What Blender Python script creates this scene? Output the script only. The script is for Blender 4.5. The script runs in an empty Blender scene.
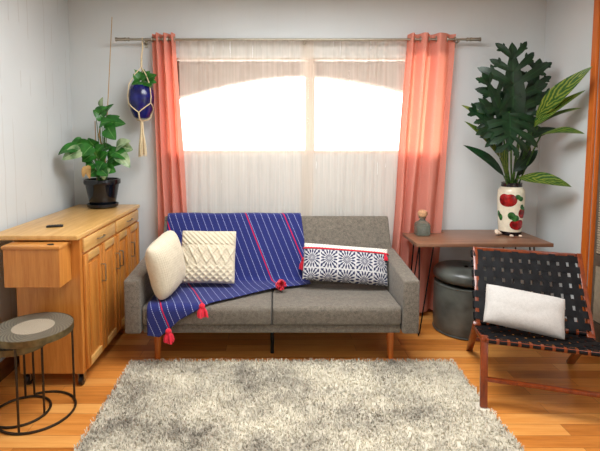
import bpy, bmesh, math, random
from mathutils import Vector, Matrix, noise as mnoise
random.seed(7)
S = bpy.context.scene
COL = S.collection
PI = math.pi

# ------------------------------------------------------------------ camera
CX, CY, FPX, PITCH, EYE = 274.0, 173.0, 460.0, math.radians(4.5), 1.55
cam_d = bpy.data.cameras.new('camera')
cam = bpy.data.objects.new('camera', cam_d); COL.objects.link(cam)
cam.location = (0, 0, EYE)
cam.rotation_euler = (PI/2 - PITCH, 0, 0)
cam_d.sensor_width = 36.0
cam_d.sensor_fit = 'HORIZONTAL'
cam_d.lens = FPX/600*36
cam_d.shift_x = (300-CX)/600
cam_d.shift_y = (CY-225.5)/600
cam_d.clip_start = 0.05
S.camera = cam

# ------------------------------------------------------------------ light
w = bpy.data.worlds.new('world'); S.world = w; w.use_nodes = True
bg = w.node_tree.nodes['Background']
bg.inputs[0].default_value = (1.0, 0.98, 0.95, 1)
bg.inputs[1].default_value = 4.0

def area(name, loc, target, sx, sy, power, color=(1, 1, 1)):
    l = bpy.data.lights.new(name, 'AREA'); l.shape = 'RECTANGLE'
    l.size, l.size_y, l.energy, l.color = sx, sy, power, color
    o = bpy.data.objects.new(name, l); COL.objects.link(o)
    o.location = loc
    o.rotation_euler = (Vector(target)-Vector(loc)).to_track_quat('-Z', 'Y').to_euler()
    return o
area('ceiling_fill', (0.3, 2.3, 2.70), (0.3, 2.3, 0), 1.6, 1.3, 70, (0.95, 0.98, 1.0))  # unseen overhead fill, added to brighten tops and walls
area('rear_fill', (1.5, -1.7, 1.6), (-0.5, 3, 1.0), 1.6, 1.7, 4, (0.92, 0.97, 1.0))  # weak unseen fill added behind the camera
area('side_fill', (2.25, 0.6, 1.4), (-1.7, 1.9, 1.5), 1.5, 1.9, 16, (0.96, 0.98, 1.0))  # unseen fill added on the right to lift the left wall
area('outdoor_daylight', (0.3, 6.4, 2.6), (0.3, 4.0, 1.7), 5.0, 2.6, 680, (1.0, 0.99, 0.97))

vs = S.view_settings
vs.view_transform = 'Standard'; vs.look = 'None'; vs.gamma = 1.0; vs.use_curve_mapping = False
vs.exposure = 0.47
S.cycles.use_denoising = True
S.cycles.max_bounces = 10
S.cycles.transparent_max_bounces = 24

# ------------------------------------------------------------------ helpers
def at(px, py, Y):
    """pixel of the 600x451 picture -> world point at depth Y"""
    a = (px-CX)/FPX; b = (CY-py)/FPX
    c, s = math.cos(PITCH), math.sin(PITCH)
    d = Vector((a, b*s+c, b*c-s))
    return Vector((0, 0, EYE)) + d*(Y/d.y)

def lin(c):
    c = c/255
    return c/12.92 if c <= .04045 else ((c+.055)/1.055)**2.4
def rgb(r, g, b): return (lin(r), lin(g), lin(b), 1)

class NT:
    def __init__(s, name):
        s.m = bpy.data.materials.new(name); s.m.use_nodes = True
        s.t = s.m.node_tree; s.b = s.t.nodes['Principled BSDF']; s.out = s.t.nodes['Material Output']
    def n(s, typ, **kw):
        nd = s.t.nodes.new(typ)
        for k, v in kw.items():
            if k.startswith('i_'):
                key = k[2:]
                key = int(key) if key.isdigit() else key.replace('_', ' ')
                nd.inputs[key].default_value = v
            else: setattr(nd, k, v)
        return nd
    def l(s, a, b): s.t.links.new(a, b)
    def math(s, op, a, b=None, c=None):
        nd = s.n('ShaderNodeMath', operation=op)
        for i, v in enumerate((a, b, c)):
            if v is None: continue
            if isinstance(v, (int, float)): nd.inputs[i].default_value = v
            else: s.l(v, nd.inputs[i])
        return nd.outputs[0]
    def mix(s, fac, a, b):
        nd = s.n('ShaderNodeMix', data_type='RGBA')
        for sock, v in ((nd.inputs[0], fac), (nd.inputs[6], a), (nd.inputs[7], b)):
            if isinstance(v, (int, float, tuple)): sock.default_value = v
            else: s.l(v, sock)
        return nd.outputs[2]
    def ramp(s, fac, stops):
        nd = s.n('ShaderNodeValToRGB'); e = nd.color_ramp.elements
        e[0].position, e[0].color = stops[0]; e[1].position, e[1].color = stops[-1]
        for p, c in stops[1:-1]:
            x = e.new(p); x.color = c
        s.l(fac, nd.inputs[0]); return nd.outputs[0]
    def coords(s, kind='Object', scale=(1, 1, 1), rot=(0, 0, 0)):
        tc = s.n('ShaderNodeTexCoord'); mp = s.n('ShaderNodeMapping')
        mp.inputs['Scale'].default_value = scale; mp.inputs['Rotation'].default_value = rot
        s.l(tc.outputs[kind], mp.inputs['Vector']); return mp.outputs[0]
    def noise(s, vec, scale, detail=3, rough=.5):
        nd = s.n('ShaderNodeTexNoise'); nd.inputs['Scale'].default_value = scale
        nd.inputs['Detail'].default_value = detail; nd.inputs['Roughness'].default_value = rough
        if vec is not None: s.l(vec, nd.inputs['Vector'])
        return nd.outputs['Fac']
    def bump(s, h, strength=.3, dist=.002):
        nd = s.n('ShaderNodeBump'); nd.inputs['Strength'].default_value = strength
        nd.inputs['Distance'].default_value = dist
        s.l(h, nd.inputs['Height']); s.l(nd.outputs[0], s.b.inputs['Normal'])
    def base(s, v):
        if isinstance(v, tuple): s.b.inputs['Base Color'].default_value = v
        else: s.l(v, s.b.inputs['Base Color'])
    def set(s, rough=.5, metal=0.0, **kw):
        s.b.inputs['Roughness'].default_value = rough; s.b.inputs['Metallic'].default_value = metal
        for k, v in kw.items(): s.b.inputs[k.replace('_', ' ')].default_value = v

def plain(name, c, rough=.5, metal=0., var=.06, scale=30, bump=0, bscale=200, **kw):
    m = NT(name); v = m.coords()
    f = m.noise(v, scale, 3)
    d = tuple(x*(1-var*2.2) for x in c[:3])+(1,); e = tuple(min(1, x*(1+var*2.2)) for x in c[:3])+(1,)
    m.base(m.ramp(f, [(.3, d), (.7, e)]))
    m.set(rough, metal)
    for k, x in kw.items(): m.b.inputs[k.replace('_', ' ')].default_value = x
    if bump: m.bump(m.noise(v, bscale, 2), bump)
    return m.m

def wood(name, c1, c2, axis='Y', scale=1.0, rough=.4, stretch=14, coat=0.0):
    m = NT(name)
    sc = {'X': (1, stretch, stretch), 'Y': (stretch, 1, stretch), 'Z': (stretch, stretch, 1)}[axis]
    v = m.coords('Object', sc)
    f1 = m.noise(v, 1.6*scale, 5, .6)
    f2 = m.noise(v, 9*scale, 3, .6)
    f = m.math('ADD', m.math('MULTIPLY', f1, .7), m.math('MULTIPLY', f2, .3))
    m.base(m.ramp(f, [(.34, c1), (.66, c2)]))
    m.set(rough); m.b.inputs['Coat Weight'].default_value = coat
    m.bump(f2, .12, .001)
    return m.m

def fabric(name, c1, c2, scale=260, rough=.95, bump=.5):
    m = NT(name); v = m.coords()
    f = m.noise(v, scale, 2, .7); g = m.noise(v, scale*.18, 2)
    ff = m.math('ADD', m.math('MULTIPLY', f, .7), m.math('MULTIPLY', g, .3))
    m.base(m.ramp(ff, [(.35, c1), (.65, c2)])); m.set(rough)
    m.b.inputs['Sheen Weight'].default_value = .15
    m.bump(f, bump, .0015); return m.m

# ---- bmesh shape helpers (all in world coordinates, root offset removed in obj())
def bm_new(): return bmesh.new()
def box(bm, x0, x1, y0, y1, z0, z1, bev=0.0, seg=2, M=None):
    r = bmesh.ops.create_cube(bm, size=1)
    vs_ = r['verts']
    bmesh.ops.scale(bm, vec=(x1-x0, y1-y0, z1-z0), verts=vs_)
    bmesh.ops.translate(bm, vec=((x0+x1)/2, (y0+y1)/2, (z0+z1)/2), verts=vs_)
    if bev:
        es = list({e for v in vs_ for e in v.link_edges})
        rr = bmesh.ops.bevel(bm, geom=es, offset=bev, segments=seg, profile=.5, affect='EDGES')
        vs_ = list({v for f in rr['faces'] for v in f.verts} | {v for v in vs_ if v.is_valid})
    if M is not None: bmesh.ops.transform(bm, matrix=M, verts=[v for v in vs_ if v.is_valid])
    return vs_
def frame_of(d):
    d = d.normalized(); a = Vector((0, 0, 1)) if abs(d.z) < .9 else Vector((1, 0, 0))
    x = d.cross(a).normalized(); return x, d.cross(x).normalized()
def beam(bm, p, q, wx, wy, up=None, bev=.003):
    """rectangular bar from p to q"""
    p, q = Vector(p), Vector(q); d = q-p; L = d.length; z = d.normalized()
    if up is None: x, y = frame_of(d)
    else:
        x = Vector(up).cross(z).normalized(); y = z.cross(x)
    M = Matrix(((x.x, y.x, z.x, (p.x+q.x)/2), (x.y, y.y, z.y, (p.y+q.y)/2), (x.z, y.z, z.z, (p.z+q.z)/2), (0, 0, 0, 1)))
    box(bm, -wx/2, wx/2, -wy/2, wy/2, -L/2, L/2, bev, 2, M)
def tube(bm, pts, r, n=10, closed=False, caps=True):
    pts = [Vector(p) for p in pts]; N = len(pts)
    rs = r if isinstance(r, (list, tuple)) else [r]*N
    rings = []; px = None
    for i, p in enumerate(pts):
        if closed: d = pts[(i+1) % N]-pts[i-1]
        else: d = pts[min(i+1, N-1)]-pts[max(i-1, 0)]
        d.normalize()
        if px is None: x, _ = frame_of(d)
        else: x = (px - d*px.dot(d)).normalized()
        y = d.cross(x); px = x
        rings.append([bm.verts.new(p+(x*math.cos(2*PI*k/n)+y*math.sin(2*PI*k/n))*rs[i]) for k in range(n)])
    for i in range(N if closed else N-1):
        a, b = rings[i], rings[(i+1) % N]
        for k in range(n): bm.faces.new((a[k], a[(k+1) % n], b[(k+1) % n], b[k]))
    if not closed and caps:
        bm.faces.new(rings[0][::-1]); bm.faces.new(rings[-1])
def lathe(bm, prof, c=(0, 0, 0), n=40, M=None):
    """prof: list of (r, z)"""
    new = []; rings = []
    for r, z in prof:
        if r < 1e-6:
            v = bm.verts.new((c[0], c[1], c[2]+z)); new.append(v); rings.append([v])
        else:
            rg = [bm.verts.new((c[0]+r*math.cos(2*PI*k/n), c[1]+r*math.sin(2*PI*k/n), c[2]+z)) for k in range(n)]
            new += rg; rings.append(rg)
    for a, b in zip(rings, rings[1:]):
        if len(a) == 1 and len(b) == 1: continue
        for k in range(n):
            k2 = (k+1) % n
            if len(a) == 1: bm.faces.new((a[0], b[k2], b[k]))
            elif len(b) == 1: bm.faces.new((a[k], a[k2], b[0]))
            else: bm.faces.new((a[k], a[k2], b[k2], b[k]))
    if M is not None: bmesh.ops.transform(bm, matrix=M, verts=new)
    return new
def torus(bm, c, R, r, axis='Z', n=32, m=8):
    pts = []
    for k in range(n):
        a = 2*PI*k/n; u, v = R*math.cos(a), R*math.sin(a)
        o = {'Z': (u, v, 0), 'X': (0, u, v), 'Y': (u, 0, v)}[axis]
        pts.append(Vector(c)+Vector(o))
    tube(bm, pts, r, m, closed=True)
def prism(bm, poly, x0, x1, axis='X', bev=0.0, seg=2):
    """polygon in (a,b) swept along axis"""
    def P(a, b, t): return {'X': (t, a, b), 'Y': (a, t, b), 'Z': (a, b, t)}[axis]
    A = [bm.verts.new(P(a, b, x0)) for a, b in poly]; B = [bm.verts.new(P(a, b, x1)) for a, b in poly]
    n = len(poly); fs = [bm.faces.new(A[::-1]), bm.faces.new(B)]
    for i in range(n): fs.append(bm.faces.new((A[i], A[(i+1) % n], B[(i+1) % n], B[i])))
    bmesh.ops.recalc_face_normals(bm, faces=fs)
    if bev:
        es = list({e for f in fs for e in f.edges})
        bmesh.ops.bevel(bm, geom=es, offset=bev, segments=seg, profile=.5, affect='EDGES')
def grid(bm, nu, nv, fn, uvfn=None, loop_u=False):
    uvl = bm.loops.layers.uv.verify() if uvfn else None
    V = [[bm.verts.new(fn(i/(nu-1), j/(nv-1))) for j in range(nv)] for i in range(nu)]
    for i in range(nu-1):
        for j in range(nv-1):
            f = bm.faces.new((V[i][j], V[i+1][j], V[i+1][j+1], V[i][j+1]))
            if uvfn:
                for lp, (a, b) in zip(f.loops, ((i, j), (i+1, j), (i+1, j+1), (i, j+1))):
                    lp[uvl].uv = uvfn(a/(nu-1), b/(nv-1))
    return V

def obj(name, bm, mat, parent=None, smooth=True, angle=40, recalc=True):
    if recalc: bmesh.ops.recalc_face_normals(bm, faces=bm.faces[:])
    if parent is not None:
        bm.transform(world_of(parent).inverted())
    me = bpy.data.meshes.new(name); bm.to_mesh(me); bm.free()
    o = bpy.data.objects.new(name, me); COL.objects.link(o)
    for m in (mat if isinstance(mat, (list, tuple)) else [mat]): me.materials.append(m)
    if smooth:
        me.polygons.foreach_set('use_smooth', [True]*len(me.polygons))
        try: me.set_sharp_from_angle(angle=math.radians(angle))
        except Exception: pass
    if parent is not None: o.parent = parent
    return o
def world_of(o):
    M = o.matrix_basis.copy()
    while o.parent is not None:
        o = o.parent; M = o.matrix_basis @ M
    return M
def tag(o, label=None, cat=None, group=None, kind=None):
    if label: o['label'] = label
    if cat: o['category'] = cat
    if group: o['group'] = group
    if kind: o['kind'] = kind
    return o
def thing(name, label, cat, loc, rz=0.0, group=None):
    o = bpy.data.objects.new(name, None); COL.objects.link(o)
    o.empty_display_size = .1
    o.location = loc; o.rotation_euler = (0, 0, rz)
    return tag(o, label, cat, group)
def struct(name, bm, mat, parent=None, smooth=False):
    o = obj(name, bm, mat, parent, smooth)
    if parent is None: o['kind'] = 'structure'
    return o

# ------------------------------------------------------------------ materials
def mat_wall(name, pattern):
    m = NT(name); v = m.coords()
    f = m.noise(v, 1.2, 3)
    c = m.ramp(f, [(.3, rgb(203, 208, 208)), (.7, rgb(213, 218, 218))])
    sep = m.n('ShaderNodeSeparateXYZ'); m.l(v, sep.inputs[0])
    u = sep.outputs['Y'] if pattern == 'Y' else sep.outputs['X']
    # faint bamboo-like vertical lines of the wallpaper, broken by noise
    wob = m.math('MULTIPLY', m.noise(v, 3.0, 2), .05)
    ph = m.math('FRACT', m.math('MULTIPLY', m.math('ADD', u, wob), 8.5))
    line = m.math('LESS_THAN', m.math('ABSOLUTE', m.math('SUBTRACT', ph, .5)), .045)
    br = m.math('GREATER_THAN', m.noise(m.coords('Object', (14, 14, 3)), 1.0, 2), .5)
    fac = m.math('MULTIPLY', m.math('MULTIPLY', line, br), .35 if pattern == 'Y' else .04)
    m.base(m.mix(fac, c, rgb(182, 180, 174))); m.set(.85)
    m.bump(m.noise(v, 140, 2), .08, .001)
    return m.m
M_wall = mat_wall('wall_paint', 'X'); M_wallp = mat_wall('wall_paper', 'Y')
M_ceil = plain('ceiling_paint', rgb(228, 226, 222), .9, var=.02)

def mat_floor():
    m = NT('laminate_floor'); v = m.coords()
    br = m.n('ShaderNodeTexBrick'); m.l(v, br.inputs['Vector'])
    br.offset = .37
    br.inputs['Scale'].default_value = 1.0
    br.inputs['Brick Width'].default_value = 0.95; br.inputs['Row Height'].default_value = .095
    br.inputs['Mortar Size'].default_value = .0012; br.inputs['Mortar Smooth'].default_value = .1
    br.inputs['Color1'].default_value = (0, 0, 0, 1); br.inputs['Color2'].default_value = (1, 1, 1, 1)
    br.inputs['Mortar'].default_value = (.5, .5, .5, 1)
    tone = br.outputs['Color']; mort = br.outputs['Fac']
    sep = m.n('ShaderNodeSeparateColor'); m.l(tone, sep.inputs[0])
    g1 = m.noise(m.coords('Object', (1.2, 16, 1)), 2.2, 5, .6)
    g2 = m.noise(m.coords('Object', (3, 60, 1)), 3.0, 3, .6)
    f = m.math('ADD', m.math('MULTIPLY', sep.outputs[0], .38), m.math('ADD', m.math('MULTIPLY', g1, .44), m.math('MULTIPLY', g2, .18)))
    c = m.ramp(f, [(.2, rgb(164, 92, 32)), (.5, rgb(216, 138, 62)), (.8, rgb(240, 178, 100))])
    m.base(m.mix(m.math('MULTIPLY', mort, .7), c, rgb(90, 48, 20)))
    m.set(.32); m.b.inputs['Specular IOR Level'].default_value = .45
    m.bump(m.math('SUBTRACT', m.math('MULTIPLY', g2, .25), mort), .12, .001)
    return m.m
M_floor = mat_floor()

def cloth_sheer():
    m = NT('sheer_voile'); t = m.t
    tr = m.n('ShaderNodeBsdfTransparent'); tl = m.n('ShaderNodeBsdfTranslucent'); df = m.n('ShaderNodeBsdfDiffuse')
    for nd in (tl, df): nd.inputs['Color'].default_value = rgb(240, 227, 214)
    tr.inputs['Color'].default_value = (1, .985, .96, 1)
    a = m.n('ShaderNodeMixShader'); a.inputs[0].default_value = .3
    m.l(df.outputs[0], a.inputs[1]); m.l(tl.outputs[0], a.inputs[2])
    b = m.n('ShaderNodeMixShader')
    th = m.noise(m.coords('Object', (60, 60, 2)), 1.0, 2)
    m.l(m.math('ADD', m.math('MULTIPLY', th, .14), .26), b.inputs[0])
    m.l(tr.outputs[0], b.inputs[1]); m.l(a.outputs[0], b.inputs[2])
    m.l(b.outputs[0], m.out.inputs['Surface']); return m.m
M_sheer = cloth_sheer()
def cloth_coral():
    m = NT('coral_curtain_cloth')
    v = m.coords(); f = m.noise(v, 300, 2)
    c = m.ramp(f, [(.3, rgb(216, 144, 127)), (.7, rgb(230, 163, 146))])
    df = m.n('ShaderNodeBsdfDiffuse'); tl = m.n('ShaderNodeBsdfTranslucent')
    m.l(c, df.inputs['Color']); tl.inputs['Color'].default_value = rgb(252, 152, 120)
    a = m.n('ShaderNodeMixShader'); a.inputs[0].default_value = .32
    m.l(df.outputs[0], a.inputs[1]); m.l(tl.outputs[0], a.inputs[2])
    m.l(a.outputs[0], m.out.inputs['Surface']); return m.m
M_coral = cloth_coral()
def glass_pane():
    m = NT('window_glass')
    tr = m.n('ShaderNodeBsdfTransparent'); gl = m.n('ShaderNodeBsdfGlossy'); gl.inputs['Roughness'].default_value = .02
    a = m.n('ShaderNodeMixShader'); a.inputs[0].default_value = .05
    m.l(tr.outputs[0], a.inputs[1]); m.l(gl.outputs[0], a.inputs[2]); m.l(a.outputs[0], m.out.inputs['Surface']); return m.m
M_pane = glass_pane()
M_white = plain('white_trim_paint', rgb(232, 230, 226), .5, var=.02)
M_frame = plain('beige_window_paint', rgb(186, 166, 150), .6, var=.03)
M_porch = plain('porch_plaster', rgb(140, 112, 96), .9, var=.06)
M_darkground = plain('dark_ground', rgb(66, 72, 44), .95, var=.2)  # ground kept dark to cut light bounced onto the arch wall
M_steel = plain('brushed_nickel', rgb(170, 165, 150), .32, 1.0, var=.04)
M_darkmetal = plain('dark_bronze_metal', rgb(66, 56, 44), .45, .8, var=.15, scale=60)
M_blackmetal = plain('black_steel', rgb(22, 21, 20), .45, .6, var=.1)
M_blackplastic = plain('black_plastic', rgb(20, 20, 21), .4, var=.1)
M_honey = wood('honey_wood_upright', rgb(180, 106, 36), rgb(210, 142, 66), 'Z', 1.3, .38, coat=.15)
M_honey_lit = wood('honey_wood_long_lit', rgb(192, 142, 74), rgb(222, 178, 110), 'Y', 1.2, .36, coat=.2)  # paler: light falling on worktop and drawers put into the colour
M_honeyX = wood('honey_wood_cross', rgb(186, 114, 44), rgb(214, 150, 76), 'X', 1.2, .38, coat=.15)
M_leg = wood('sofa_leg_wood', rgb(180, 88, 26), rgb(214, 122, 46), 'Z', 2.0, .4)
M_casing = wood('orange_door_wood', rgb(186, 88, 22), rgb(216, 116, 38), 'Z', 1.4, .3, coat=.3)
M_basebrown = wood('brown_baseboard_wood', rgb(96, 58, 30), rgb(132, 82, 46), 'Y', 1.4, .45)
M_basebrownX = wood('brown_baseboard_wood_cross', rgb(96, 58, 30), rgb(132, 82, 46), 'X', 1.4, .45)
M_walnut = wood('walnut_top', rgb(106, 72, 52), rgb(150, 108, 82), 'X', 1.4, .38, coat=.1)
M_mahog = wood('mahogany_frame', rgb(98, 36, 10), rgb(146, 64, 22), 'Z', 2.0, .28, coat=.35)
M_sofa = fabric('grey_tweed', rgb(76, 70, 61), rgb(132, 123, 110))
M_sofaseam = fabric('grey_tweed_welt', rgb(70, 68, 66), rgb(108, 104, 100))
M_louver = plain('beige_louver_paint', rgb(176, 164, 140), .6, var=.05)
M_greyframe = plain('grey_door_frame', rgb(92, 84, 72), .5, var=.08)
M_leather = plain('black_leather', rgb(15, 15, 17), .62, var=.15, bump=.2, bscale=160, Specular_IOR_Level=.22)
M_pouf = plain('charcoal_leatherette', rgb(82, 84, 78), .32, var=.2, scale=8, bump=.2, bscale=70)
M_linen = fabric('white_linen', rgb(184, 180, 174), rgb(205, 201, 195), 320, bump=.3)
M_cream = fabric('cream_cotton', rgb(200, 188, 162), rgb(221, 210, 186), 220, bump=.4)
M_red = fabric('red_yarn', rgb(190, 14, 40), rgb(226, 36, 60), 300, bump=.4)
M_rope = fabric('cotton_rope', rgb(206, 186, 146), rgb(228, 210, 172), 260)
M_potblack = plain('black_blue_glaze', rgb(14, 18, 24), .12, var=.3, scale=14)
M_potblue = plain('cobalt_glaze', rgb(12, 18, 84), .2, var=.3, scale=12)
M_soil = plain('potting_soil', rgb(44, 30, 20), .95, var=.3, scale=80, bump=.6)
M_stake = wood('bamboo_stake', rgb(160, 124, 70), rgb(190, 154, 96), 'Z', 2.0, .6)
M_stem = plain('green_stem', rgb(70, 110, 40), .5, var=.2)
M_paleshell = plain('pale_shell', rgb(226, 206, 184), .45, var=.1)
M_cork = plain('cork', rgb(196, 150, 110), .9, var=.15, scale=90)

def mat_leaf(name, c1, c2, c3, rough=.35, tl=.25, stripes=False):
    """uv: u across (-1..1), v along"""
    m = NT(name)
    uv = m.n('ShaderNodeUVMap'); sep = m.n('ShaderNodeSeparateXYZ'); m.l(uv.outputs[0], sep.inputs[0])
    u, v = sep.outputs[0], sep.outputs[1]
    au = m.math('ABSOLUTE', u)
    if stripes:
        q = m.math('SUBTRACT', m.math('MULTIPLY', v, 3.2), m.math('MULTIPLY', au, 1.3))
        nz = m.noise(m.coords(), 22, 3)
        w_ = m.math('SINE', m.math('ADD', m.math('MULTIPLY', q, 11.0), m.math('MULTIPLY', nz, 9.0)))
        f = m.math('ADD', m.math('MULTIPLY', w_, .5), .5)
        f = m.math('ADD', m.math('MULTIPLY', f, .55), m.math('MULTIPLY', m.noise(m.coords(), 9, 3), .5))
        c = m.ramp(f, [(.22, c1), (.52, c2), (.86, c3)])
    else:
        f = m.noise(m.coords(), 14, 2)
        c = m.ramp(f, [(.3, c1), (.7, c2)])
        rib = m.math('LESS_THAN', au, .06)
        c = m.mix(m.math('MULTIPLY', rib, .6), c, c3)
    m.base(c); m.set(rough)
    t = m.n('ShaderNodeBsdfTranslucent'); m.l(c, t.inputs[0])
    mx = m.n('ShaderNodeMixShader'); mx.inputs[0].default_value = tl
    m.l(m.b.outputs[0], mx.inputs[1]); m.l(t.outputs[0], mx.inputs[2]); m.l(mx.outputs[0], m.out.inputs[0])
    return m.m
M_leafmid = mat_leaf('fresh_green_leaf', rgb(28, 88, 28), rgb(56, 128, 44), rgb(120, 170, 90))
M_leafdark = mat_leaf('dark_green_leaf', rgb(9, 36, 18), rgb(17, 54, 25), rgb(36, 78, 40), .4, .08)
M_leafvar = mat_leaf('variegated_ginger_leaf', rgb(28, 72, 22), rgb(66, 108, 34), rgb(150, 154, 62), .4, .25, True)
M_leafpale = mat_leaf('cream_splashed_leaf', rgb(44, 108, 46), rgb(196, 214, 168), rgb(206, 220, 178), .4, .3)

# ------------------------------------------------------------------ room shell
XL, XR, YB, YF, ZC = -1.746, 2.31, 4.0, -2.0, 2.74
WX0, WX1, WZ0, WZ1 = -.90, 1.43, 1.405, 2.225      # window opening
bm = bm_new(); box(bm, XL-.1, XR+.1, YF-.1, YB+.12, -.1, 0); struct('floor', bm, M_floor)
bm = bm_new(); box(bm, XL-.1, XR+.1, YF-.1, YB+.12, ZC, ZC+.1); struct('ceiling', bm, M_ceil)
bm = bm_new(); box(bm, XL-.1, XL, YF-.1, YB+.12, 0, ZC); struct('wall_left', bm, M_wallp)
bm = bm_new()
box(bm, XL, WX0, YB, YB+.12, 0, ZC); box(bm, WX1, XR, YB, YB+.12, 0, ZC)
box(bm, WX0, WX1, YB, YB+.12, 0, WZ0); box(bm, WX0, WX1, YB, YB+.12, WZ1, ZC)
struct('wall_back', bm, M_wall)
DY0, DY1, DZ = 2.36, 3.325, 2.5                      # door opening in the right wall
bm = bm_new()
box(bm, XR, XR+.1, DY1, YB+.12, 0, ZC); box(bm, XR, XR+.1, YF-.1, DY0, 0, ZC); box(bm, XR, XR+.1, DY0, DY1, DZ, ZC)
struct('wall_right', bm, M_wall)
bm = bm_new(); box(bm, XL, XR, YF-.1, YF, 0, ZC); struct('wall_front', bm, M_wall)
bm = bm_new(); box(bm, XL, XL+.014, YF, YB, 0, .12, .004); struct('baseboard_left', bm, M_basebrown)
bm = bm_new(); box(bm, XL+.014, XR-.014, YB-.014, YB, 0, .12, .004); struct('baseboard_back', bm, M_basebrownX)
bm = bm_new(); box(bm, XR-.014, XR, 3.385, YB-.014, 0, .12, .004); struct('baseboard_right', bm, M_basebrown)

# window: frame, central mullion, glass
wn = bpy.data.objects.new('window_1', None); COL.objects.link(wn); wn.location = (0, YB+.06, WZ0); wn['kind'] = 'structure'
bm = bm_new(); fw = .045
box(bm, WX0, WX0+fw, YB+.03, YB+.1, WZ0, WZ1); box(bm, WX1-fw, WX1, YB+.03, YB+.1, WZ0, WZ1)
box(bm, WX0+fw, WX1-fw, YB+.03, YB+.1, WZ0, WZ0+fw*.6); box(bm, WX0+fw, WX1-fw, YB+.03, YB+.1, WZ1-.014, WZ1)
obj('window_frame', bm, M_frame, wn, False)
bm = bm_new(); box(bm, .275, .355, YB+.035, YB+.095, WZ0+fw*.6, WZ1-.014); obj('mullion', bm, M_frame, wn, False)
for a, b in ((WX0+fw, .275), (.355, WX1-fw)):
    bm = bm_new(); box(bm, a, b, YB+.062, YB+.066, WZ0+fw*.6, WZ1-.014); obj('pane', bm, M_pane, wn, False)
# dark slabs added to cut bounced light, and the porch with its wide arch
bm = bm_new()
box(bm, -2.7, WX0, YB+.12, YB+.14, 0, 3.0); box(bm, WX1, 3.2, YB+.12, YB+.14, 0, 3.0)
box(bm, WX0, WX1, YB+.12, YB+.14, 0, WZ0); box(bm, WX0, WX1, YB+.12, YB+.14, WZ1+.12, 3.0)
struct('wall_bounce_cut', bm, plain('brown_bounce_cut', rgb(84, 62, 50), .9, var=.08))
bm = bm_new(); PY = 5.1
A, B, Cc = at(182, 96, PY), at(300, 75, PY), at(437, 100, PY)
k1 = (B.z-A.z)/((B.x-A.x)*(Cc.x-B.x)) if False else None
def arch_z(x):
    if x < B.x: t = (x-B.x)/(A.x-B.x); return B.z-(B.z-A.z)*t**1.7
    t = (x-B.x)/(Cc.x-B.x); return B.z-(B.z-Cc.z)*t**1.7
xs = [-1.9+3.0*0]+[]
xs = [-1.55+ (2.25+1.55)*i/40 for i in range(41)]
poly = [(-4, 0), (-1.55, 0)] + [(x, max(.2, arch_z(x))) for x in xs] + [(2.25, 0), (4.5, 0), (4.5, 3.4), (-4, 3.4)]
prism(bm, poly, PY, PY+.2, 'Y')
bmesh.ops.triangulate(bm, faces=[f for f in bm.faces if len(f.verts) > 4])
struct('wall_porch', bm, M_porch)
for nm, x in (('wall_light_block_left', -2.7), ('wall_light_block_right', 3.2)):  # unseen sides added to keep sky light off the arch wall
    bm = bm_new(); box(bm, x-.12, x, YB+.12, PY, 0, 3.0); struct(nm, bm, M_porch)
bm = bm_new(); box(bm, -4, 4.5, YB+.12, PY+.5, 3.0, 3.12); struct('roof_light_block', bm, M_porch)  # unseen cover added to darken the arch wall from above
bm = bm_new(); box(bm, -4, 4.5, YB+.12, 9, -.15, -.02); struct('ground_outside', bm, M_darkground)

# door in the right wall: orange casing, jamb, louvered leaf
dr = bpy.data.objects.new('door_1', None); COL.objects.link(dr); dr.location = (XR, (DY0+DY1)/2, 0); dr['kind'] = 'structure'
bm = bm_new()
box(bm, XR-.022, XR, DY1-.005, DY1+.052, 0, DZ+.08, .004); box(bm, XR-.022, XR, DY0-.075, DY0+.005, 0, DZ+.08, .004)
box(bm, XR-.022, XR, DY0+.005, DY1-.005, DZ, DZ+.08, .004); obj('casing', bm, M_casing, dr, False)
bm = bm_new(); box(bm, XR+.005, XR+.1, DY1-.012, DY1-.001, 0, DZ-.001, .003); box(bm, XR+.005, XR+.1, DY0+.001, DY0+.03, 0, DZ-.001, .003)
obj('jamb', bm, M_casing, dr, False)
bm = bm_new()
box(bm, XR+.03, XR+.065, DY1-.036, DY1-.014, .02, DZ-.03, .003); box(bm, XR+.03, XR+.065, DY0+.036, DY0+.10, .02, DZ-.03, .003)
box(bm, XR+.03, XR+.065, DY0+.1, DY1-.036, DZ-.12, DZ-.03); box(bm, XR+.03, XR+.065, DY0+.1, DY1-.036, .02, .2)
box(bm, XR+.03, XR+.065, DY0+.1, DY1-.036, .62, .70)
leaf_o = obj('leaf', bm, M_greyframe, dr, False)
bm = bm_new()
for i in range(58):
    z = .21+i*.007*1.0
    if z > .61: break
    box(bm, XR+.034, XR+.06, DY0+.1, DY1-.036, z, z+.0045)
z = .71
while z < DZ-.13:
    box(bm, XR+.034, XR+.06, DY0+.1, DY1-.036, z, z+.012); z += .018
obj('louver_panel', bm, M_louver, leaf_o, False)
bm = bm_new(); box(bm, XR+.075, XR+.095, DY0, DY1, 0, DZ); obj('backing', bm, M_greyframe, dr, False)

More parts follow.
